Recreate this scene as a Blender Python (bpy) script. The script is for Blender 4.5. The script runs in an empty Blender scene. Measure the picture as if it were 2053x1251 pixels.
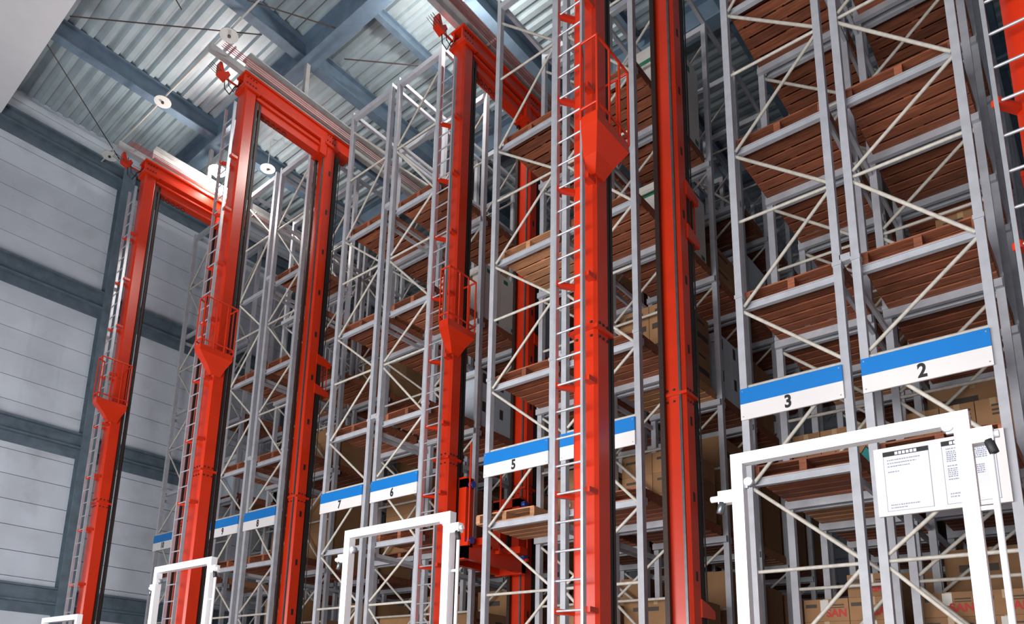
import bpy, math, random
from mathutils import Matrix, Vector, Quaternion
random.seed(7)
scene = bpy.context.scene
COL = scene.collection

# ------------------------------------------------------------------ camera
cd = bpy.data.cameras.new('camera'); cam = bpy.data.objects.new('camera', cd); COL.objects.link(cam)
W_PX, H_PX, F_PX, PPX, PPY = 2053.0, 1251.0, 1489.6, 851.76, 1071.79
cd.sensor_fit = 'HORIZONTAL'; cd.sensor_width = 36.0; cd.lens = 36.0 * F_PX / W_PX
cd.shift_x = (W_PX / 2 - PPX) / W_PX; cd.shift_y = (PPY - H_PX / 2) / W_PX
cd.clip_end = 200
RIGHT = Vector((0.72476884, 0.68750245, 0.04528259))
DOWN = Vector((-0.12121314, 0.19192945, -0.97389448))
FWD = Vector((-0.6782459, 0.70035953, 0.22243882))
cam.matrix_world = Matrix(((RIGHT.x, -DOWN.x, -FWD.x, 0.0), (RIGHT.y, -DOWN.y, -FWD.y, -8.8),
                           (RIGHT.z, -DOWN.z, -FWD.z, 1.7), (0, 0, 0, 1)))
scene.camera = cam

# ------------------------------------------------------------------ world, daylight, exposure
scene.view_settings.view_transform = 'Standard'; scene.view_settings.look = 'None'
scene.view_settings.gamma = 1.0; scene.view_settings.use_curve_mapping = False
scene.view_settings.exposure = 0.2
world = bpy.data.worlds.new('world'); scene.world = world; world.use_nodes = True
world.node_tree.nodes['Background'].inputs[0].default_value = (0.85, 0.92, 1.0, 1)
world.node_tree.nodes['Background'].inputs[1].default_value = 1.0
DOOR = (-13.0, 1.0, 5.0)            # loading door behind the photographer: x0, x1, height
YF = -13.0                         # wall behind the photographer
ld = bpy.data.lights.new('door_daylight_offscreen', 'AREA'); ld.shape = 'RECTANGLE'
ld.size = DOOR[1] - DOOR[0]; ld.size_y = DOOR[2] - 0.2; ld.energy = 2050; ld.color = (1.0, 0.97, 0.95)
lo = bpy.data.objects.new('door_daylight_offscreen', ld); COL.objects.link(lo)
lo.location = ((DOOR[0] + DOOR[1]) / 2, YF + .05, DOOR[2] / 2); lo.rotation_euler = (math.radians(90), 0, 0)
LAMP_W = 300.0                     # each of the two high-bay lamps that glare in the photograph

# ------------------------------------------------------------------ materials
MATS = {}
def mat(name, col, rough=0.5, metal=0.0, var=0.0, noise=0.0, nscale=3.0, stretch=(1, 1, 1), bump=0.0, emit=0.0, spec=0.5, dirt=None):
    m = bpy.data.materials.new(name); m.use_nodes = True
    nt = m.node_tree; b = nt.nodes['Principled BSDF']
    b.inputs['Base Color'].default_value = (*col, 1); b.inputs['Roughness'].default_value = rough
    b.inputs['Metallic'].default_value = metal
    b.inputs['Specular IOR Level'].default_value = spec
    if emit:
        b.inputs['Emission Color'].default_value = (*col, 1); b.inputs['Emission Strength'].default_value = emit
    if var or noise or bump:
        geo = nt.nodes.new('ShaderNodeNewGeometry'); mp = nt.nodes.new('ShaderNodeMapping'); mp.inputs['Scale'].default_value = stretch
        nt.links.new(geo.outputs['Position'], mp.inputs['Vector'])
        nz = nt.nodes.new('ShaderNodeTexNoise'); nz.inputs['Scale'].default_value = nscale; nz.inputs['Detail'].default_value = 5
        nt.links.new(mp.outputs['Vector'], nz.inputs['Vector'])
        hsv = nt.nodes.new('ShaderNodeHueSaturation'); hsv.inputs['Color'].default_value = (*col, 1)
        mr = nt.nodes.new('ShaderNodeMapRange'); mr.inputs['From Min'].default_value = 0.3; mr.inputs['From Max'].default_value = 0.7
        mr.inputs['To Min'].default_value = 1 - noise; mr.inputs['To Max'].default_value = 1 + noise
        nt.links.new(nz.outputs['Fac'], mr.inputs['Value'])
        oi = nt.nodes.new('ShaderNodeObjectInfo')
        mr2 = nt.nodes.new('ShaderNodeMapRange'); mr2.inputs['To Min'].default_value = 1 - var; mr2.inputs['To Max'].default_value = 1 + var
        nt.links.new(oi.outputs['Random'], mr2.inputs['Value'])
        mu = nt.nodes.new('ShaderNodeMath'); mu.operation = 'MULTIPLY'
        nt.links.new(mr.outputs[0], mu.inputs[0]); nt.links.new(mr2.outputs[0], mu.inputs[1])
        nt.links.new(mu.outputs[0], hsv.inputs['Value'])
        out = hsv.outputs['Color']
        if dirt:
            nz2 = nt.nodes.new('ShaderNodeTexNoise'); nz2.inputs['Scale'].default_value = 1.3; nz2.inputs['Detail'].default_value = 8
            nt.links.new(geo.outputs['Position'], nz2.inputs['Vector'])
            rp = nt.nodes.new('ShaderNodeMapRange'); rp.inputs['From Min'].default_value = 0.56; rp.inputs['From Max'].default_value = 0.75
            rp.inputs['To Max'].default_value = 0.6
            nt.links.new(nz2.outputs['Fac'], rp.inputs['Value'])
            mx = nt.nodes.new('ShaderNodeMix'); mx.data_type = 'RGBA'
            nt.links.new(rp.outputs[0], mx.inputs['Factor']); nt.links.new(out, mx.inputs['A']); mx.inputs['B'].default_value = (*dirt, 1)
            out = mx.outputs['Result']
        nt.links.new(out, b.inputs['Base Color'])
        if bump:
            bp = nt.nodes.new('ShaderNodeBump'); bp.inputs['Strength'].default_value = bump; bp.inputs['Distance'].default_value = 0.01
            nt.links.new(nz.outputs['Fac'], bp.inputs['Height']); nt.links.new(bp.outputs['Normal'], b.inputs['Normal'])
    MATS[name] = m
    return m
mat('red', (0.58, 0.028, 0.004), 0.30, noise=0.08, nscale=2.0, var=0.0)
mat('grey', (0.45, 0.465, 0.51), 0.42, 0.0, noise=0.10, nscale=6, var=0.05)
mat('brace', (0.56, 0.53, 0.47), 0.45, 0.0, noise=0.14, nscale=18, var=0.08)
mat('galv', (0.50, 0.52, 0.56), 0.34, 0.5, noise=0.1, nscale=8, var=0.05)
mat('white', (0.84, 0.84, 0.86), 0.4, noise=0.02, nscale=3)
mat('sign_white', (0.82, 0.80, 0.80), 0.45, noise=0.02, nscale=3)
mat('sign_blue', (0.0, 0.19, 0.60), 0.45, noise=0.03, nscale=4)
mat('paper', (0.80, 0.82, 0.90), 0.6, noise=0.02, nscale=4)
mat('ink', (0.015, 0.015, 0.018), 0.6)
mat('ink_soft', (0.30, 0.33, 0.40), 0.7)
mat('black', (0.012, 0.011, 0.012), 0.55)
mat('chain', (0.035, 0.022, 0.018), 0.5, 0.4, noise=0.5, nscale=60)
mat('steel', (0.12, 0.14, 0.15), 0.35, 0.7, noise=0.15, nscale=10)
mat('wood', (0.27, 0.085, 0.040), 0.75, noise=0.40, nscale=7, stretch=(0.5, 5, 5), var=0.34, bump=0.3)
mat('wood_pale', (0.50, 0.24, 0.12), 0.75, noise=0.25, nscale=7, stretch=(0.5, 5, 5), var=0.25, bump=0.3)
mat('card', (0.31, 0.165, 0.075), 0.8, noise=0.08, nscale=5, var=0.16)
mat('card_white', (0.72, 0.70, 0.66), 0.7, noise=0.04, nscale=5, var=0.06)
mat('card_blue', (0.58, 0.66, 0.74), 0.7, noise=0.04, nscale=5, var=0.06)
mat('tape', (0.42, 0.27, 0.14), 0.4)
mat('teal', (0.01, 0.24, 0.25), 0.6)
mat('print_red', (0.50, 0.035, 0.03), 0.7)
mat('print_dark', (0.06, 0.045, 0.035), 0.7)
mat('print_green', (0.03, 0.20, 0.12), 0.7)
mat('knob_blue', (0.03, 0.05, 0.28), 0.35)
mat('panel', (0.58, 0.64, 0.72), 0.75, noise=0.07, nscale=1.4, var=0.035, bump=0.05, dirt=(0.42, 0.45, 0.50))
mat('slate_steel', (0.105, 0.150, 0.190), 0.6, noise=0.2, nscale=4, dirt=(0.17, 0.22, 0.27))
mat('beam_blue', (0.13, 0.19, 0.26), 0.55, noise=0.15, nscale=4)
mat('deck', (0.40, 0.48, 0.52), 0.5, 0.15, noise=0.12, nscale=1.5, dirt=(0.30, 0.33, 0.33))
mat('rail_grey', (0.42, 0.42, 0.42), 0.5, 0.2, noise=0.12, nscale=6)
mat('rod', (0.05, 0.03, 0.025), 0.6)
mat('disc', (0.66, 0.68, 0.66), 0.5, noise=0.05, nscale=9)
mat('pipe', (0.52, 0.50, 0.46), 0.5)
mat('concrete', (0.28, 0.29, 0.29), 0.6, noise=0.1, nscale=2)
mat('bulb', (1.0, 0.96, 0.9), emit=60.0)
mat('plaster', (0.50, 0.54, 0.60), 0.8, noise=0.04, nscale=2)

# ------------------------------------------------------------------ geometry kit
WM = {}
def _mesh(name, verts, faces, m):
    me = bpy.data.meshes.new(name); me.from_pydata(verts, [], faces); me.materials.append(MATS[m]); me.update(); return me
_unit = {}
CV = [(x, y, z) for x in (-.5, .5) for y in (-.5, .5) for z in (-.5, .5)]
CF = [(0, 1, 3, 2), (4, 6, 7, 5), (0, 4, 5, 1), (2, 3, 7, 6), (0, 2, 6, 4), (1, 5, 7, 3)]
def unit_box(m):
    if ('b', m) not in _unit: _unit[('b', m)] = _mesh('box_' + m, CV, CF, m)
    return _unit[('b', m)]
def _cyl(n):
    v = []
    for z in (-.5, .5):
        for i in range(n):
            a = 2 * math.pi * (i + .5) / n; v.append((.5 * math.cos(a), .5 * math.sin(a), z))
    f = [(i, (i + 1) % n, n + (i + 1) % n, n + i) for i in range(n)]
    f += [tuple(reversed(range(n))), tuple(range(n, 2 * n))]
    return v, f
def unit_cyl(m, n=8):
    k = ('c', m, n)
    if k not in _unit:
        v, f = _cyl(n); me = _mesh('tube_' + m, v, f, m)
        for p in me.polygons:
            if len(p.vertices) == 4: p.use_smooth = True
        _unit[k] = me
    return _unit[k]
def unit_beam(m):
    # open channel along X: web with a wider lower flange facing -Y
    if ('l', m) not in _unit:
        mb = MB(); mb.box((-.5, -.1, -.5), (.5, .5, .5)); mb.box((-.5, -.5, -.5), (.5, -.1, -.32)); mb.box((-.5, -.35, .38), (.5, -.1, .5))
        _unit[('l', m)] = mb.mesh('channel_' + m, m)
    return _unit[('l', m)]
def link(name, data, mw, parent=None):
    o = bpy.data.objects.new(name, data); COL.objects.link(o)
    WM[o.name] = mw
    if parent is not None:
        o.parent = parent; o.matrix_parent_inverse = WM[parent.name].inverted()
    o.matrix_basis = mw
    return o
def thing(name, label, cat, loc, group=None):
    o = link(name, None, Matrix.Translation(loc)); o.empty_display_size = 0.2
    tag(o, label, cat, group); return o
def tag(o, label, cat, group=None):
    o['label'] = label; o['category'] = cat
    if group: o['group'] = group
    return o
def struct(o): o['kind'] = 'structure'; return o
def box(name, lo, hi, m, parent=None):
    c = [(a + b) / 2 for a, b in zip(lo, hi)]; s = [abs(b - a) for a, b in zip(lo, hi)]
    return link(name, unit_box(m), Matrix.Translation(c) @ Matrix.Diagonal((*s, 1)), parent)
def seg_matrix(p, q, w, h):
    p, q = Vector(p), Vector(q); d = q - p; z = d.normalized()
    up = Vector((0, 1, 0)) if abs(z.y) < 0.9 else Vector((1, 0, 0))
    x = up.cross(z).normalized(); y = z.cross(x)
    r = Matrix((x, y, z)).transposed().to_4x4()
    return Matrix.Translation((p + q) / 2) @ r @ Matrix.Diagonal((w, h, d.length, 1))
def bar(name, p, q, w, m, parent=None, h=None, n=0):
    return link(name, unit_cyl(m, n) if n else unit_box(m), seg_matrix(p, q, w, h or w), parent)
class MB:
    """collects shapes into one mesh"""
    def __init__(s): s.v = []; s.f = []
    def add(s, v, f): k = len(s.v); s.v += [tuple(x) for x in v]; s.f += [tuple(i + k for i in q) for q in f]; return s
    def box(s, lo, hi):
        return s.add([(lo[0] if x < 0 else hi[0], lo[1] if y < 0 else hi[1], lo[2] if z < 0 else hi[2]) for x, y, z in CV], CF)
    def bar(s, p, q, w, h=None, n=0):
        M = seg_matrix(p, q, w, h or w); v, f = (CV, CF) if not n else _cyl(n)
        return s.add([M @ Vector(x) for x in v], f)
    def poly(s, pts, d):
        """extrude polygon pts by vector d"""
        n = len(pts); a = [Vector(p) for p in pts]; b = [p + Vector(d) for p in a]
        return s.add(a + b, [tuple(range(n)), tuple(reversed(range(n, 2 * n)))] + [(i, n + i, n + (i + 1) % n, (i + 1) % n) for i in range(n)])
    def hull(s, lower, upper):
        n = len(lower)
        return s.add(list(lower) + list(upper), [tuple(reversed(range(n))), tuple(range(n, 2 * n))] + [(i, (i + 1) % n, n + (i + 1) % n, n + i) for i in range(n)])
    def mesh(s, name, m):
        me = _mesh(name, s.v, s.f, m)
        import bmesh
        bm = bmesh.new(); bm.from_mesh(me); bmesh.ops.recalc_face_normals(bm, faces=bm.faces); bm.to_mesh(me); bm.free()
        return me
    def build(s, name, m, parent=None, origin=(0, 0, 0)):
        o = Vector(origin); s.v = [tuple(Vector(x) - o) for x in s.v]
        return link(name, s.mesh(name, m), Matrix.Translation(o), parent)
def h_beam(mb, p, q, w, h, t=0.03):
    """H-section between p and q (axis X or Y), p/q at bottom centre"""
    p, q = Vector(p), Vector(q); ax = 0 if abs(q.x - p.x) > abs(q.y - p.y) else 1
    def bx(u0, u1, z0, z1):
        lo = [0, 0, p.z + z0]; hi = [0, 0, p.z + z1]
        lo[ax], hi[ax] = min(p[ax], q[ax]), max(p[ax], q[ax])
        lo[1 - ax], hi[1 - ax] = p[1 - ax] + u0, p[1 - ax] + u1
        mb.box(lo, hi)
    bx(-w / 2, w / 2, 0, t); bx(-w / 2, w / 2, h - t, h); bx(-t / 3, t / 3, t, h - t)
    return mb
_text = {}
def text_mesh(s, m, bold=0.035):
    k = (s, m)
    if k not in _text:
        cu = bpy.data.curves.new('text', 'FONT'); cu.body = s; cu.align_x = 'CENTER'; cu.align_y = 'CENTER'
        cu.offset = bold; cu.extrude = 0.004; cu.resolution_u = 3
        o = bpy.data.objects.new('tmp', cu); COL.objects.link(o)
        bpy.context.view_layer.update()
        me = bpy.data.meshes.new_from_object(o.evaluated_get(bpy.context.evaluated_depsgraph_get()))
        bpy.data.objects.remove(o); me.name = 'glyphs'; me.materials.clear(); me.materials.append(MATS[m])
        _text[k] = me
    return _text[k]
def front_text(name, s, c, h, m, parent, sx=0.78, face='y'):
    M = Matrix.Translation(c) @ (Matrix.Rotation(math.pi / 2, 4, 'X') if face == 'y' else Matrix.Rotation(math.pi / 2, 4, 'Z') @ Matrix.Rotation(math.pi / 2, 4, 'X'))
    k = h / 0.72
    return link(name, text_mesh(s, m), M @ Matrix.Diagonal((k * sx, k, 0.6, 1)), parent)

ORD = ['front', 'second', 'third', 'fourth', 'fifth', 'sixth', 'seventh', 'eighth', 'ninth', 'tenth']
# ------------------------------------------------------------------ dimensions read from the photograph
NUMW = {2: 'two', 3: 'three', 4: 'four', 5: 'five', 6: 'six', 7: 'seven', 8: 'eight', 9: 'nine', 10: 'ten'}
PITCH = 4.12
LEVELS = [2.12, 4.44, 6.78, 9.07, 11.37]         # underside of the carrying beams
LEVEL_SHORT = ['second shelf below sign', 'first shelf below sign', 'first shelf above sign', 'second shelf above sign', 'third shelf above sign']
LEVEL_WORDS = ['second level below its number sign', 'first level below its number sign', 'first level above its number sign',
               'second level above its number sign', 'third level above its number sign']
BAY = 1.43
TOP = 14.42
WALL_X = -19.0
RACKS = {2: (-1.87, -.63, False), 3: (-3.20, -1.98, True), 4: (-5.82, -4.54, False), 5: (-7.26, -5.95, True),   # number: x0, x1, odd
         6: (-9.95, -8.67, False), 7: (-11.42, -10.11, True), 8: (-14.14, -12.88, False), 9: (-15.55, -14.30, True), 10: (-18.36, -17.12, False)}
NBAY = {2: 9, 3: 8, 4: 8, 5: 6, 6: 6, 7: 6, 8: 6, 9: 5, 10: 4}
YBACK = 14.5

# ------------------------------------------------------------------ room shell
floor = struct(box('floor', (-19.3, YF - .3, -0.2), (7.3, YBACK + .3, 0), 'concrete'))
# ceiling: corrugated deck, ribs along X
mb = MB(); prof = []; y = YF; DZ = 16.55
while y < YBACK:
    prof += [(y, DZ), (y + .12, DZ), (y + .15, DZ + .075), (y + .27, DZ + .075)]; y += 0.30
vv = [(-19.2, a, b) for a, b in prof] + [(7.2, a, b) for a, b in prof]; n = len(prof)
vv += [(-19.2, a, b + .02) for a, b in prof] + [(7.2, a, b + .02) for a, b in prof]
ff = [(i, i + 1, n + i + 1, n + i) for i in range(n - 1)] + [(2 * n + i, 3 * n + i, 3 * n + i + 1, 2 * n + i + 1) for i in range(n - 1)]
mb.add(vv, ff)
ceiling = struct(mb.build('ceiling', 'deck', None, (0, 0, DZ)))
for x in (-16.15, -12.35, -8.5, -4.6, -0.7, 3.2):
    h_beam(MB(), (x, YF, 16.05), (x, YBACK, 16.05), .24, .5).build('roof_beam', 'beam_blue', ceiling)
for y in (-9.9, -0.78, 4.2, 9.2):
    h_beam(MB(), (-19, y, 15.85), (7, y, 15.85), .36, .7, .04).build('roof_girder', 'beam_blue', ceiling)
for x in (-18.2, -14.25, -10.4, -6.5, -2.6, 1.3):
    for y0, y1 in ((-0.6, 4.0), (4.4, 9.0)):
        h_beam(MB(), (x, y0, 16.3), (x, y1, 16.3), .14, .25, .02).build('purlin', 'beam_blue', ceiling)
box('painted_girder', (-19, -6.25, 15.5), (7, -5.13, 16.5), 'white', ceiling)
for a, b in (((-15.16, -4.96, 15.9), (-12.37, -1.92, 15.9)), ((-16.31, -5.01, 15.9), (-18.68, -2.24, 15.9)), ((-11.47, -.31, 15.9), (-10.3, .95, 15.9)),
             ((-13.2, -3.4, 15.95), (-12.45, -4.6, 15.95)), ((-11.9, -2.6, 15.9), (-11.0, -.95, 15.9))):
    bar('tie_rod', a, b, .028, 'rod', ceiling, n=6)
# left wall of aerated-concrete panels on steel
wall = struct(box('wall_left', (WALL_X - .25, YF - .2, 0), (WALL_X - .10, YBACK + .2, 16.6), 'panel'))
COLY = (-12.9, -7.6, -1.90, 4.1, 10.4)
for i in range(len(COLY) - 1):
    z = 0.0
    while z < 16.2:
        box('wall_panel', (WALL_X - .12, COLY[i] + .02, z + .008), (WALL_X, COLY[i + 1] - .02, min(z + .60, 16.4) - .008), 'panel', wall); z += .60
for y in COLY:
    c = MB(); c.box((WALL_X - .02, y - .17, 0), (WALL_X + .02, y + .17, 15.9)); c.box((WALL_X + .02, y - .02, 0), (WALL_X + .28, y + .02, 15.9)); c.box((WALL_X + .28, y - .17, 0), (WALL_X + .31, y + .17, 15.9))
    c.build('wall_column', 'slate_steel', wall)
for z0, z1 in ((3.38, 4.05), (7.36, 8.02), (11.28, 12.02), (15.2, 15.85)):
    g = MB(); g.box((WALL_X - .02, YF, z0), (WALL_X + .03, YBACK, z1)); g.box((WALL_X + .03, YF, z1 - .05), (WALL_X + .16, YBACK, z1)); g.box((WALL_X + .03, YF, z0 + .25), (WALL_X + .16, YBACK, z0 + .30))
    g.build('wall_girt', 'slate_steel', wall)
struct(box('wall_back', (-19.2, YBACK, 0), (7.2, YBACK + .2, 16.6), 'plaster'))
struct(box('wall_right', (7.0, YF, 0), (7.2, YBACK, 16.6), 'plaster'))
wf = MB(); wf.box((-19.2, YF - .2, 0), (DOOR[0], YF, 16.6)); wf.box((DOOR[1], YF - .2, 0), (7.2, YF, 16.6)); wf.box((DOOR[0], YF - .2, DOOR[2]), (DOOR[1], YF, 16.6))
struct(wf.build('wall_front', 'plaster'))

# ------------------------------------------------------------------ pallet racks
def rack(n):
    x0, x1, odd = RACKS[n]
    near = 'beside the panel wall' if n == 10 else 'of grey steel posts and zigzag braces'
    t = thing('pallet_rack', f'tall pallet rack {near}, carrying the number {NUMW[n]} sign', 'rack', (x0, 0, 0), 'numbered pallet racks')
    pw, pd = .085, .10
    zl, zr = x0 + pw / 2, x1 - pw / 2
    a, b = (zl, zr) if odd else (zr, zl)           # a: post that holds the level nodes
    for k in range(NBAY[n] + 1):
        y = k * BAY + .05
        deep = k >= 5
        mb = MB()
        def P(name, lo, hi, m='grey'):
            if deep: mb.box(lo, hi)
            else: box(name, lo, hi, m, t)
        def Q(name, p, q, w, m='brace'):
            if deep: mb.bar(p, q, w, n=6)
            else: bar(name, p, q, w, m, t, n=8)
        for x in (zl, zr): P('post', (x - pw / 2, y - pd / 2, 0), (x + pw / 2, y + pd / 2, TOP))
        nodes = [-.12] + LEVELS + [14.15]
        for i in range(len(nodes) - 1):
            mid = (nodes[i] + nodes[i + 1]) / 2 + .10
            sg = 1 if a < b else -1
            pa, pb = a + sg * .04, b - sg * .04
            if i:
                Q('brace', (pa, y, nodes[i] + .02), (pb, y, mid - .07), .045)
            Q('brace', (pb, y, mid + .07), (pa, y, nodes[i + 1] - .05), .045)
            Q('strut', (pa, y, mid), (pb, y, mid), .045)
        for z in LEVELS:
            for ya, yb_, ok, fl in ((y + .05, y + .12, k < NBAY[n], 1), (y - .12, y - .05, k > 0, -1)):
                if not ok: continue
                if deep: mb.box((x0 + .01, ya, z), (x1 - .01, yb_, z + .10))
                else: link('beam', unit_beam('grey'), Matrix.Translation(((x0 + x1) / 2, (ya + yb_) / 2, z + .05)) @ Matrix.Diagonal((x1 - x0 - .02, .07 * fl, .10, 1)), t)
            if z == LEVELS[2] and k < 4:
                for x in (zl, zr): box('splice_collar', (x - .05, y - .065, z + .14), (x + .05, y + .065, z + .19), 'grey', t)
        P('top_beam', (x0, y - .05, TOP), (x1, y + .05, TOP + .12))
        if deep:
            o = mb.build('deep_frame', 'grey', t); o['kind'] = 'stuff'
    yb = NBAY[n] * BAY + .05
    xb = x1 - .02 if odd else x0 + .02
    for z in LEVELS + [13.2]:
        box('tie_beam', (xb - .02, 0.1, z - .16), (xb + .02, yb, z - .09), 'grey', t)
    for xe in (x0 + .03, x1 - .03):
        box('top_rail', (xe - .03, .0, TOP + .12), (xe + .03, yb, TOP + .20), 'grey', t)
    if odd and n - 1 in RACKS:
        for z in (2.3, 6.95, 11.55):
            box('spacer_plate', (x1 - .01, 0.0, z), (RACKS[n - 1][0] - .008, .10, z + .09), 'grey', t)
    return t
for n in sorted(RACKS): rack(n)

# ------------------------------------------------------------------ number signs
for n in sorted(RACKS):
    x0, x1, odd = RACKS[n]; xa, xb = x0 + .005, x1 - .075
    if n == 10: xb = x1 - .2
    t = thing('number_sign', f'blue and white sign plate with a black number {NUMW[n]}', 'sign', (xa, -.03, 5.26), 'numbered signs on the racks')
    box('white_panel', (xa, -.03, 5.26), (xb, -.005, 5.47), 'sign_white', t)
    box('blue_band', (xa, -.031, 5.465), (xb, -.005, 5.665), 'sign_blue', t)
    cx = (xa + xb) / 2 - (0.02 if n != 10 else 0)
    front_text('number', str(n), (cx, -.032, 5.365), .155, 'ink', t)
    for x in (xa + .03, xb - .03):
        for z in (5.30, 5.63): bar('rivet', (x, -.036, z), (x, -.028, z), .016, 'galv', t, n=8)
# ------------------------------------------------------------------ notice board on rack 2
t = thing('notice_board', 'white board with two printed notices on the number two rack', 'notice board', (-1.82, -.04, 3.84))
box('backing', (-1.82, -.045, 3.84), (-.70, -.005, 4.585), 'sign_white', t)
for j, (xa, xb, ztop) in enumerate(((-1.735, -1.325, 4.535), (-1.215, -.78, 4.545))):
    zb = 3.885
    s = box('notice_sheet', (xa, -.049, zb), (xb, -.044, ztop), 'paper', t)
    box('heading_band', (xa, -.052, ztop - .05), (xb, -.047, ztop), 'ink', s)
    rr = random.Random(j + 3)
    hx = xa + (.11 if j == 0 else .07)
    for q in range(6 if j == 0 else 5):
        w = .027
        box('heading_mark', (hx, -.0535, ztop - .043), (hx + w, -.050, ztop - .010), 'paper', s); hx += w + .007
    rows = [(.09, .30), (.125, .26), (.16, .20), (.22, .10), (.58, .26), (.61, .15)] if j == 0 else [(.08, .16), (.26, .22), (.40, .18), (.55, .10), (.58, .08)] + [(.11 + .02 * i, .34) for i in range(6)] + [(.29 + .02 * i, .30) for i in range(5)]
    mk = MB(); soft = MB()
    for i, (dz, ln) in enumerate(rows):
        x = xa + .035; xe = min(x + ln, xb - .03)
        dst = mk if (j == 0 or i < 5) else soft
        while x < xe:
            w = rr.uniform(.008, .02); dst.box((x, -.051, ztop - dz - .011), (min(x + w, xe), -.048, ztop - dz)); x += w + rr.uniform(.003, .008)
    o = mk.build('printed_lines', 'ink_soft', s)
    if soft.v: soft.build('printed_lines', 'ink_soft', s)
    fr = MB()
    for lo, hi in (((xa, zb), (xb, zb + .004)), ((xa, zb), (xa + .004, ztop)), ((xb - .004, zb), (xb, ztop))): fr.box((lo[0], -.0505, lo[1]), (hi[0], -.048, hi[1]))
    fr.build('printed_border', 'ink_soft', s)

# ------------------------------------------------------------------ pallets
PW, PD, PT = 1.12, 1.25, .165
def pallet_pieces():
    out = []
    for x in (-.5, 0, .5):
        cx = x * (PW - .06); out.append(('stringer', (cx - .04, -PD / 2, .02), (cx + .04, PD / 2, PT - .02)))
    nb = 7; w = .158
    for i in range(nb):
        y = -PD / 2 + w / 2 + i * (PD - w) / (nb - 1); out.append(('deck_board', (-PW / 2, y - w / 2, PT - .02), (PW / 2, y + w / 2, PT)))
    nb = 6; w = .165
    for i in range(nb):
        y = -PD / 2 + w / 2 + i * (PD - w) / (nb - 1); out.append(('bottom_board', (-PW / 2, y - w / 2, 0), (PW / 2, y + w / 2, .02)))
    return out
PIECES = pallet_pieces()
_pm = {}
def whole_pallet(m):
    if m not in _pm:
        mb = MB()
        for nme, lo, hi in PIECES: mb.box(lo, hi)
        _pm[m] = mb.mesh('pallet', m)
    return _pm[m]
def pallet_at(c, label, m, detailed, rz=0.0, group='wooden pallets in the racks'):
    if detailed:
        t = thing('wooden_pallet', label, 'pallet', c, group)
        base = Matrix.Translation(c) @ Matrix.Rotation(rz, 4, 'Z')
        for nme, lo, hi in PIECES:
            cc = [(a + b) / 2 for a, b in zip(lo, hi)]; s = [b - a for a, b in zip(lo, hi)]
            link(nme, unit_box(m), base @ Matrix.Translation(cc) @ Matrix.Diagonal((*s, 1)), t)
    else:
        t = tag(link('wooden_pallet', whole_pallet(m), Matrix.Translation(c) @ Matrix.Rotation(rz, 4, 'Z')), label, 'pallet', group)
    return t
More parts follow.
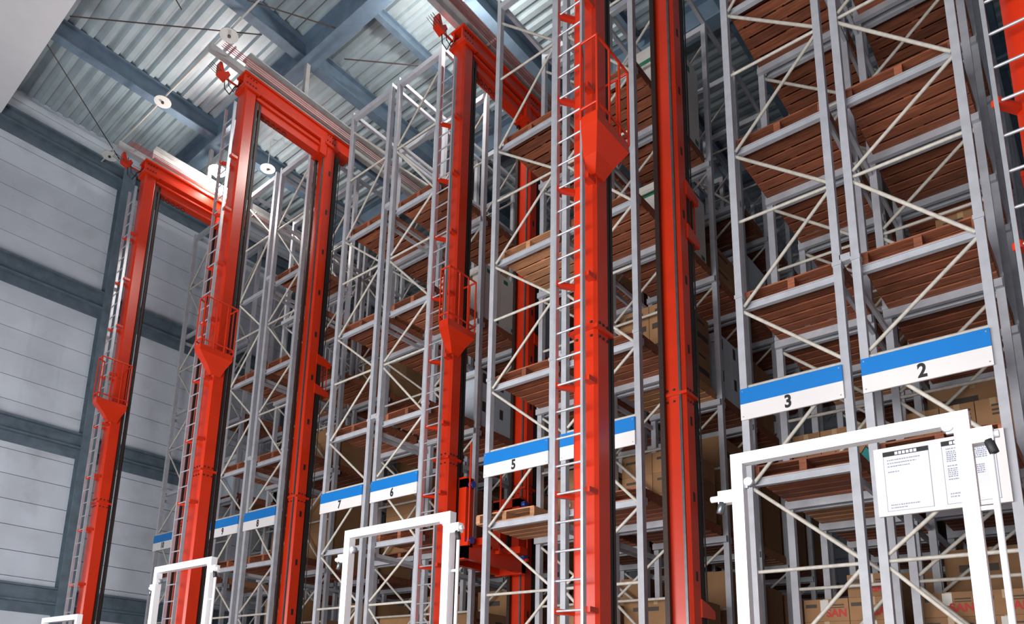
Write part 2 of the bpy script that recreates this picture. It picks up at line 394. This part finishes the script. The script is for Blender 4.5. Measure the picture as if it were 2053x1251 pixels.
# ------------------------------------------------------------------ cartons
KINDS = {  # nx, ny, nz, height, material, words
    'teal': (3, 2, 1, .83, 'card', 'brown teal-diamond carton'),
    'san': (2, 1, 4, .29, 'card', 'brown red-lettered carton'),
    'brown': (2, 1, 3, .34, 'card', 'plain brown carton'),
    'brown_big': (1, 2, 2, .52, 'card', 'large brown carton'),
    'dark': (2, 2, 2, .62, 'card', 'dark-banded brown carton'),
    'white': (1, 2, 1, 1.75, 'card_white', 'tall white carton'),
    'white_low': (1, 2, 1, 1.25, 'card_white', 'white carton'),
    'deep_tall': (1, 1, 2, .82, 'card', 'wide brown carton'),
    'deep': (1, 1, 2, .55, 'card', 'single wide brown carton'), 'deep_pale': (1, 1, 2, .6, 'card_blue', 'single wide pale carton'),
    'pale': (1, 2, 2, .60, 'card_blue', 'pale blue-white carton')}
def carton(c, w, d, h, kind, label, detailed, group, ix):
    m = KINDS[kind][4]
    t = thing('carton', label, 'carton', c, group) if detailed else None
    x, y, z = c; g = .004
    lo, hi = (x - w / 2 + g, y - d / 2 + g, z), (x + w / 2 - g, y + d / 2 - g, z + h - .003)
    if not detailed:
        tag(box('carton', lo, hi, m), label, 'carton', group); return
    box('body', lo, hi, m, t)
    fy, fx = lo[1], hi[0]
    if m == 'card': box('tape', (x - .03, lo[1] - .001, z + h - .10), (x + .03, hi[1] + .001, z + h - .001), 'tape', t)
    def pr(xa, xb, za, zb, mm): box('print', (x + xa * w, fy - .0015, z + za * h), (x + xb * w, fy + .001, z + zb * h), mm, t)
    def ps(ya, yb, za, zb, mm): box('print', (fx - .001, y + ya * d, z + za * h), (fx + .0015, y + yb * d, z + zb * h), mm, t)
    if kind == 'teal':
        mb = MB(); mb.poly([(x, fy - .002, z + .02), (x + .17, fy - .002, z + .27), (x, fy - .002, z + .52), (x - .17, fy - .002, z + .27)], (0, .002, 0)); mb.build('diamond_outline', 'ink', t)
        mb = MB(); mb.poly([(x, fy - .003, z + .045), (x + .15, fy - .003, z + .27), (x, fy - .003, z + .495), (x - .15, fy - .003, z + .27)], (0, .002, 0)); mb.build('diamond', 'teal', t)
        for za in (.74, .80, .87): pr(-.05, .38, za, za + .03, 'print_dark')
    elif kind == 'san':
        front_text('lettering', 'SAN', (x + .12, fy - .001, z + .10), .10, 'print_red', t, .9)
        pr(-.45, -.2, .62, .78, 'print_dark'); pr(.1, .4, .68, .74, 'print_dark'); pr(.1, .4, .58, .62, 'print_dark')
        if ix % 2 == 0: pr(-.12, .06, .45, .95, 'card_white')
    elif kind == 'dark':
        pr(-.4, .4, .30, .46, 'print_dark'); pr(-.3, .3, .78, .86, 'print_dark'); ps(-.42, .42, .30, .46, 'print_dark'); ps(-.3, .2, .78, .84, 'print_dark')
    elif kind in ('white', 'white_low'):
        ps(-.35, -.1, .86, .93, 'print_green'); ps(.15, .4, .06, .12, 'print_green'); pr(-.2, .2, .8, .86, 'print_green')
    elif kind == 'pale':
        ps(-.3, -.1, .55, .9, 'print_dark'); pr(-.4, -.1, .06, .10, 'print_dark'); pr(-.4, -.15, .14, .18, 'print_dark')
    else:
        pr(-.35, .05, .62, .74, 'print_dark'); ps(-.3, .1, .6, .72, 'print_dark')
LOADS = {}
def setl(kind, *keys):
    for k in keys: LOADS[k] = kind
setl('teal', (3, 1, 1), (2, 1, 1))
setl('san', (3, 1, 0), (2, 1, 0))
setl('brown', (2, 1, 2), (2, 2, 3), (3, 2, 1), (4, 1, 1), (5, 1, 1), (6, 1, 1), (4, 2, 3), (7, 2, 3), (8, 1, 2), (9, 1, 1))
setl('dark', (4, 1, 2), (4, 3, 2), (5, 2, 1), (3, 3, 2))
setl('white', (4, 1, 4))
setl('white_low', (4, 1, 3), (6, 1, 3), (6, 2, 2), (3, 2, 3))
setl('pale', (4, 2, 2), (6, 1, 2), (9, 2, 2), (10, 1, 2))
setl('brown_big', (3, 2, 0), (4, 1, 0), (5, 1, 0), (6, 1, 0), (7, 1, 0), (8, 1, 0), (2, 3, 1), (6, 2, 1), (8, 2, 1), (7, 2, 2), (5, 2, 3), (8, 2, 3), (8, 3, 2), (7, 3, 4), (9, 2, 3), (2, 4, 2), (3, 4, 3))
for n_, ks in ((4, (1, 2, 3, 4, 5)), (3, (2, 3, 4)), (2, (2, 3)), (5, (1, 2, 3)), (6, (2, 3)), (7, (1, 2)), (8, (1, 2)), (9, (1,))):
    for k_ in ks:
        for l_ in (0, 1):
            LOADS.setdefault((n_, k_, l_), 'deep_tall')
EMPTY = {(10, 0, 4), (10, 0, 3), (10, 0, 2), (7, 0, 1), (6, 2, 4), (4, 2, 4), (9, 0, 4), (8, 1, 4)}
rr = random.Random(11)
for n in sorted(RACKS):
    x0, x1, odd = RACKS[n]; cx = (x0 + x1) / 2
    for k in range(NBAY[n]):
        cy = k * BAY + .05 + BAY / 2
        for l, z in enumerate(LEVELS):
            key = (n, k, l); kind = LOADS.get(key)
            skip = rr.random() < (.12 if k >= 4 else .03)
            if kind is None and k >= 2 and 1 <= l <= 3 and k <= 5 and rr.random() < .30: kind = rr.choice(('deep', 'deep', 'deep_pale'))
            jit = (rr.uniform(-.03, .03), rr.uniform(-.015, .015), rr.uniform(-.012, .012))
            if kind is None and (key in EMPTY or skip or (l == 0) or (k > 6)): continue
            state = 'loaded' if kind else 'empty'
            label = f'{state} wooden pallet in the {ORD[k]} bay of rack {NUMW[n]}, {LEVEL_SHORT[l]}'
            m = 'wood_pale' if (n == 5 and k == 0 and l in (1, 3)) or (k > 0 and rr.random() < .14) else 'wood'
            if key == (5, 0, 1): jit = (-.33, -.02, .0)
            c = (cx + jit[0], cy + jit[1], z + .102)
            pallet_at(c, label, m, k == 0 or (k <= 1 and n <= 7), jit[2])
            if kind:
                nx, ny, nz, h, _, words = KINDS[kind]
                W, D = 1.06, 1.12
                if kind == 'white_low' and n == 4: pass
                for iz in range(nz):
                    for ix in range(nx):
                        for iy in range(ny):
                            if kind == 'brown' and n == 2 and l == 2 and (ix == 0): continue
                            if iz == nz - 1 and nz > 2 and rr.random() < .25: continue
                            carton((c[0] - W / 2 + W / nx * (ix + .5), c[1] - D / 2 + D / ny * (iy + .5), z + .102 + PT + iz * h), W / nx, D / ny, h, kind,
                                   f'{words} in the {ORD[k]} bay of rack {NUMW[n]}, {LEVEL_SHORT[l]}', k <= 2 and n <= 6, f'cartons in rack {NUMW[n]}, {ORD[k]} bay, {LEVEL_WORDS[l]}', ix + iz)

# ------------------------------------------------------------------ stacker cranes
MW, MD, SPAN = .30, .28, 2.15
def crane(cx, yf, label, carriage_z, shift=0.0):
    t = thing('stacker_crane', label, 'crane', (cx, yf + SPAN / 2, 0), 'red stacker cranes in the aisles')
    xl, xr = cx - MW / 2, cx + MW / 2; yb = yf + SPAN
    ztop = 14.05
    # bottom carriage
    box('base_beam', (cx - .16, yf - .55, .02), (cx + .16, yb + .8, .42), 'red', t)
    for y in (yf - .3, yb + .55):
        bar('wheel', (cx - .06, y, .19), (cx + .06, y, .19), .38, 'steel', t, n=16)
    for j, y in enumerate((yf, yb)):
        ch = .035   # chamfered column
        mb = MB()
        pts = [(xl + ch, y), (xr - ch, y), (xr, y + ch), (xr, y + MD - ch), (xr - ch, y + MD), (xl + ch, y + MD), (xl, y + MD - ch), (xl, y + ch)]
        mb.hull([(a, b, .42) for a, b in pts], [(a, b, ztop) for a, b in pts])
        mast = mb.build('mast', 'red', t)
        fl = box('mast_flange', (xl - .03, y - .03, 5.69), (xr + .03, y + MD + .03, 5.73), 'red', mast)
        for z in (5.62, 5.78):
            for q in range(3):
                box('bolt', (xl + .05 + q * .09, y - .012, z - .012), (xl + .075 + q * .09, y + .002, z + .012), 'black', mast)
                box('bolt', (xr - .002, y + .05 + q * .08, z - .012), (xr + .012, y + .075 + q * .08, z + .012), 'black', mast)
        box('head_plate', (xl - .05, y - .05, ztop - .02), (xr + .05, y + MD + .05, ztop + .03), 'red', mast)
        if j == 0:
            box('cable_duct', (xr - .10, y + MD, .6), (xr - .02, y + MD + .05, 13.9), 'black', t)
            bar('lifting_chain', (xr - .06, y + MD + .12, .6), (xr - .06, y + MD + .12, 13.9), .05, 'chain', t)
            bar('hoist_rope', (xr - .14, y + MD + .20, .6), (xr - .14, y + MD + .20, 13.9), .02, 'black', t, n=6)
        else:
            bar('lifting_chain', (xl + .02, y - .05, .6), (xl + .02, y - .05, 13.9), .06, 'chain', t)
            box('guide_rail', (xr - .075, y - .025, .5), (xr - .045, y + .01, 13.95), 'steel', t)
            box('cable_duct', (xr - .14, y + MD, .6), (xr - .01, y + MD + .11, 13.9), 'black', t)
            for q in range(3):
                bar('power_cable', (xr + .0 - q * .04, y + MD + .14 + q * .03, .6), (xr + .0 - q * .04, y + MD + .14 + q * .03, 13.8), .02, 'black', t, n=6)
            for z in (2.95, 8.12, 8.80):
                b = MB(); b.poly([(xr - .02, y + MD - .06, z - .08), (xr - .02, y + MD - .06, z + .14), (xr - .02, y + MD + .12, z + .10), (xr - .02, y + MD + .32, z + .03), (xr - .02, y + MD + .32, z - .07)], (.04, 0, 0))
                b.box((xr - .2, y + MD, z - .07), (xr, y + MD + .30, z - .03))
                b.build('rear_bracket', 'red', t)
            for q in range(3): bar('bracket_bar', (xr - .02, y + MD + .10 + .08 * q, 8.05), (xr - .02, y + MD + .10 + .08 * q, 8.85), .025, 'red', t, n=6)
            for z in range(1, 14): box('cover_plate', (xr - .002, y + .12, z + .3), (xr + .004, y + .17, z + .42), 'black', t)
    # head beam
    hb = MB(); hb.box((xl - .02, yf - .06, ztop + .03), (xr + .02, yb + MD + .45, ztop + .08)); hb.box((xr - .06, yf - .04, ztop + .08), (xr - .02, yb + MD + .45, ztop + .33))
    hb.box((xl + .02, yf - .04, ztop + .08), (xl + .06, yb + MD + .45, ztop + .33)); hb.box((xl - .02, yf - .06, ztop + .33), (xr + .02, yb + MD + .45, ztop + .37))
    head = hb.build('head_beam', 'red', t)
    box('beam_lower', (cx - .10, yf + MD, ztop - .30), (cx + .10, yb, ztop + .03), 'red', head)
    box('rib', (xr - .05, yf + MD, ztop - .12), (xr - .0, yb, ztop - .08), 'red', head)
    for y in (yf, yb):
        for q in range(4):
            for z in (ztop + .13, ztop + .27): box('bolt', (xr - .022, y + .02 + q * .07, z), (xr - .008, y + .045 + q * .07, z + .025), 'black', head)
    box('gusset', (xl - .02, yb - .18, ztop - .32), (xr + .02, yb, ztop + .03), 'red', head)
    # guide roller bracket out in front with its cables
    rb = MB(); rb.poly([(cx - .2, yf - .52, ztop + .12), (cx - .2, yf - .34, ztop + .06), (cx - .2, yf - .26, ztop + .22), (cx - .2, yf - .32, ztop + .28), (cx - .2, yf - .40, ztop + .20), (cx - .2, yf - .47, ztop + .38), (cx - .2, yf - .52, ztop + .38)], (.14, 0, 0)); rb.box((cx - .12, yf - .34, ztop + .10), (cx - .09, yf - .05, ztop + .13))
    rb.build('collector_arm', 'red', t)
    cb = MB()
    pts = [(cx - .12, yf - .36, ztop + .09), (cx - .12, yf - .33, ztop - .12), (cx - .1, yf - .22, ztop - .2), (cx - .1, yf - .12, ztop + .06), (cx - .08, yf - .04, ztop + .12)]
    for a, b in zip(pts, pts[1:]): cb.bar(a, b, .022, n=6)
    for a, b in zip(pts, pts[1:]): cb.bar((a[0] + .06, a[1] + .05, a[2] + .08), (b[0] + .06, b[1] + .05, b[2] + .06), .016, n=6)
    for q in range(4): cb.bar((cx - .18 + q * .05, yf - .72, ztop + .20), (cx - .18 + q * .05, yf - .48, ztop + .14), .012, n=5)
    cb.build('collector_cables', 'black', t)
    for q in range(5):
        cl = MB(); yy = yf + MD + .25 + q * .14
        ring = [(cx + .02, yy + .05 * math.cos(u * math.pi / 4), ztop - .36 + .05 * math.sin(u * math.pi / 4)) for u in range(8)]
        for u in range(8): cl.bar(ring[u], ring[(u + 1) % 8], .014, n=5)
        cl.build('cable_loop', 'black', t)
    # ladder on the front, left of the mast
    la, lb, ly = cx - .25, cx + .085, yf - .16
    lad = MB()
    for x in (la, lb): lad.box((x - .014, ly - .03, 1.0), (x + .014, ly + .03, 13.6))
    ladder = lad.build('ladder', 'galv', t)
    z = 1.15; i = 0
    while z < 13.5:
        bar('rung', (la, ly, z), (lb, ly, z), .026, 'galv', ladder, n=8)
        if i % 4 == 1:
            b = MB(); b.poly([(la - .03, ly, z - .03), (la + .02, ly - .03, z - .03), (xl + .05, yf + .02, z - .03), (xl + .0, yf + .05, z - .03)], (0, 0, .055)); b.build('ladder_bracket', 'red', t)
            b = MB(); b.box((lb - .02, ly + .02, z - .02), (lb + .06, yf + .005, z + .035)); b.build('ladder_bracket', 'red', t)
        z += .302; i += 1
    # rest platform with a railing
    pz = 7.93; rt = pz + .98
    fp = [(xr + .02, yf - .30), (xr + .10, yf - .46), (xr + .30, yf - .46), (xr + .30, yf + .22), (xr + .0, yf + .22)]
    fl = MB(); fl.hull([(a, b, pz - .10) for a, b in fp], [(a, b, pz + .02) for a, b in fp])
    plat = fl.build('rest_platform', 'red', t)
    lowp = [(xr - .14, yf - .02), (xr - .08, yf - .03), (xr + .02, yf - .03), (xr + .02, yf + .16), (xr - .02, yf + .16)]
    midp = [(xr + .01, yf - .26), (xr + .08, yf - .40), (xr + .27, yf - .40), (xr + .27, yf + .20), (xr + .0, yf + .20)]
    br = MB(); br.hull([(a, b, pz - .36) for a, b in lowp], [(a, b, pz - .24) for a, b in [((p[0] * .55 + q[0] * .45), (p[1] * .55 + q[1] * .45)) for p, q in zip(lowp, midp)]])
    br.hull([(a, b, pz - .24) for a, b in [((p[0] * .55 + q[0] * .45), (p[1] * .55 + q[1] * .45)) for p, q in zip(lowp, midp)]], [(a, b, pz - .10) for a, b in fp])
    br.build('platform_bracket', 'red', plat)
    posts = [fp[0], fp[1], fp[2], (xr + .30, yf - .20), (xr + .30, yf + .02), fp[3], (xr + .16, yf + .22)]
    for a, b in posts: bar('railing_bar', (a, b, pz), (a, b, rt), .028, 'red', plat, n=6)
    for z in (rt, pz + .12):
        pth = [fp[0], fp[1], fp[2], fp[3], (xr + .02, yf + .22)]
        for a, b in zip(pth, pth[1:]): bar('railing_rail', (*a, z), (*b, z), .032, 'red', plat, n=6)
    # lifting carriage between the masts
    cz = carriage_z; y0, y1 = yf + MD + .04, yb - .14
    b = MB(); b.box((cx - .30, y0, cz), (cx - .2, y1, cz + .26)); b.box((cx + .2, y0, cz), (cx + .30, y1, cz + .26))
    for y in (y0, y1 - .12): b.box((cx - .30, y, cz - .02), (cx + .30, y + .12, cz + .26))
    car = b.build('carriage', 'red', t)
    for y in (y0, y1 - .22):
        q = MB(); q.box((cx + .14, y, cz + .2), (cx + .30, y + .2, cz + 1.35)); q.box((cx - .30, y, cz + .2), (cx - .14, y + .2, cz + 1.35)); q.box((cx - .3, y, cz + 1.2), (cx + .3, y + .2, cz + 1.38))
        q.build('side_frame', 'red', car)
        for z in (cz + .3, cz + 1.25): bar('guide_roller', (cx + .22, y + .1, z), (cx + .38, y + .1, z), .12, 'knob_blue', car, n=12)
    q = MB(); q.box((cx - .55, y0 + .3, cz + .26), (cx + .55, y0 + .52, cz + .38)); q.box((cx - .55, y1 - .52, cz + .26), (cx + .55, y1 - .3, cz + .38)); q.build('fork_table', 'red', car)
    for x, y in ((cx + .36, y0 + .02), (cx + .36, y1 - .05), (cx + .36, (y0 + y1) / 2)):
        bar('load_stop', (x, y, cz + .25), (x, y, cz + (1.95 if cz > 2 else 1.2)), .035, 'red', car, n=6)
        box('stop_bracket', (cx + .2, y - .03, cz + .2), (x + .02, y + .03, cz + .26), 'red', car)
    return t
CRANES = [(-16.33, -2.46, 'red stacker crane with ladder standing beside the white panel wall', 1.0),
          (-12.20, -2.32, 'red twin-mast stacker crane between the eight and seven signs', 1.0),
          (-8.07, -.16, 'red stacker crane with raised carriage between the six and five signs', 4.05),
          (-3.93, -2.42, 'red twin-mast stacker crane between the four and three signs', 1.0),
          (-.03, -2.42, 'red stacker crane at the open end of the aisle past the two sign', 1.0)]
for a in CRANES: crane(*a)

# ------------------------------------------------------------------ overhead guide rails
for cx, w in zip((-16.35, -12.20, -8.07, -3.93, .10), ('beside the panel wall', 'between racks eight and seven', 'between racks six and five', 'between racks four and three', 'past rack two')):
    t = thing('guide_rail', f'grey overhead guide rail above the crane aisle {w}', 'rail', (cx, -3.1, 14.46), 'overhead guide rails')
    box('running_rail', (cx - .06, -3.15, 14.44), (cx + .06, YBACK - .1, 14.58), 'rail_grey', t)
    h_beam(MB(), (cx + .0, -2.3, 14.58), (cx + .0, YBACK - .1, 14.58), .30, .34).build('carrier_beam', 'rail_grey', t)
    for y in (-.78, 4.2, 9.2): box('hanger', (cx - .05, y - .05, 14.9), (cx + .05, y + .05, 15.87), 'rail_grey', t)
    for q in range(4): bar('conductor_bar', (cx + .24 + q * .05, -3.0, 14.47), (cx + .24 + q * .05, 12, 14.47), .014, 'print_red', t, n=5)
    for y in (-2.8, 0.5, 3.8, 7.1, 10.4): box('conductor_hanger', (cx + .05, y, 14.48), (cx + .42, y + .03, 14.51), 'rail_grey', t)

# ------------------------------------------------------------------ ceiling pipe with round plates
bar_o = bar('sprinkler_pipe', (-18.9, -2.62, 15.72), (-10.2, -2.50, 15.72), .04, 'pipe', n=8)
tag(bar_o, 'thin pale pipe running under the corrugated ceiling', 'pipe')
for a, b, z in ((-12.67, -2.52, 15.6), (-15.52, -2.58, 15.6), (-18.37, -2.62, 15.6), (-15.5, .45, 15.6)):
    t = thing('round_plate', 'round white plate with dark centre hung under the ceiling pipe' if b < 0 else 'round white plate under the ceiling behind the crane head beam', 'plate', (a, b, z), 'round plates under the ceiling')
    bar('disc', (a, b, z), (a, b, z + .02), .40, 'disc', t, n=24)
    bar('hub', (a, b, z - .03), (a, b, z + .0), .07, 'rod', t, n=10)
    bar('stem', (a, b, z), (a, b, z + (.098 if b < 0 else .9)), .02, 'pipe', t, n=6)

# ------------------------------------------------------------------ white portal gates with sensors
def gate(x0, x1, zt, w, label, sensors=True, m='white'):
    y = -3.75
    t = thing('portal_gate', label, 'gate', ((x0 + x1) / 2, y, 0), 'white portal gates before the racks')
    for x in (x0, x1 - w): box('gate_post', (x, y - w / 2, 0), (x + w, y + w / 2, zt), m, t)
    box('gate_beam', (x0 + w, y - w / 2, zt - w), (x1 - w, y + w / 2, zt), m, t)
    for x in (x0, x1 - w): box('gate_foot', (x - .05, y - .09, 0), (x + w + .05, y + .09, .012), m, t)
    if sensors:
        z = zt - .30
        for x, s in ((x0, -1), (x1, 1)):
            z = zt - (.30 if s < 0 else .17)
            b = box('sensor_bracket', (min(x, x + s * .10), y - .035, z - .04), (max(x, x + s * .10), y + .035, z + .05), 'white', t)
            bar('sensor_barrel', (x + s * .06, y, z + .005), (x + s * (.16 if s < 0 else .125), y, z + .005), .045, 'white', b, n=10)
            bar('sensor_knob', (x + s * .075, y - .02, z - .03), (x + s * .095, y - .02, z - .11), .05, 'steel' if s < 0 else 'ink', b, n=8)
            xi = x - s * (w + .03)
            bar('sensor_lens', (xi, y - .03, z + .09), (xi, y + .03, z + .09), .06, 'galv', b, n=10)
            box('conduit_clip', (xi - .01, y - .012, z + .05), (xi + .04 * s, y + .012, z + .12), 'galv', b)
        bar('conduit', (x1 + .075, y, 0.02), (x1 + .075, y, z - .08), .035, 'white', t, n=8)
        for zz in (.6, 1.4, 2.2, 2.9): box('conduit_clip', (x1 - .005, y - .012, zz), (x1 + .08, y + .012, zz + .025), 'galv', t)
    return t
gate(-1.915, -.55, 3.50, .078, 'white square-tube portal gate standing before the notice board')
gate(-6.05, -4.53, 3.48, .085, 'second white square-tube portal gate along from the notice board')
gate(-10.33, -8.75, 3.48, .09, 'third white square-tube portal gate along from the notice board')
gate(-14.5, -12.9, 2.92, .09, 'pale low portal gate, fourth along from the notice board', False)

# ------------------------------------------------------------------ high-bay lamps
def lamp(x, y, z, label, watts, group='high-bay ceiling lamps'):
    t = thing('ceiling_lamp', label, 'lamp', (x, y, z), group)
    bar('housing', (x, y, z + .16), (x, y, z + .42), .18, 'rail_grey', t, n=12)
    bar('stem', (x, y, z + .42), (x, y, 16.56), .03, 'rail_grey', t, n=6)
    cone = MB(); n = 16
    for r, zz in ((.10, .20), (.24, .08)): cone.v += [(x + r * math.cos(2 * math.pi * i / n), y + r * math.sin(2 * math.pi * i / n), z + zz) for i in range(n)]
    cone.f += [(i, (i + 1) % n, n + (i + 1) % n, n + i) for i in range(n)]
    cone.build('reflector', 'galv', t)
    bar('bulb', (x, y, z - .08), (x, y, z + .14), .13, 'bulb', t, n=12)
    l = bpy.data.lights.new('lamp_light', 'POINT'); l.energy = watts; l.color = (1.0, .95, .88); l.shadow_soft_size = .14
    link('lamp_light', l, Matrix.Translation((x, y, z - .25)), t)
lamp(-16.0, -.72, 15.0, 'glaring high-bay lamp on a stem beside the panel wall crane', LAMP_W)
lamp(-8.45, .0, 15.5, 'glaring high-bay lamp on a stem above the crane with the raised carriage', LAMP_W)
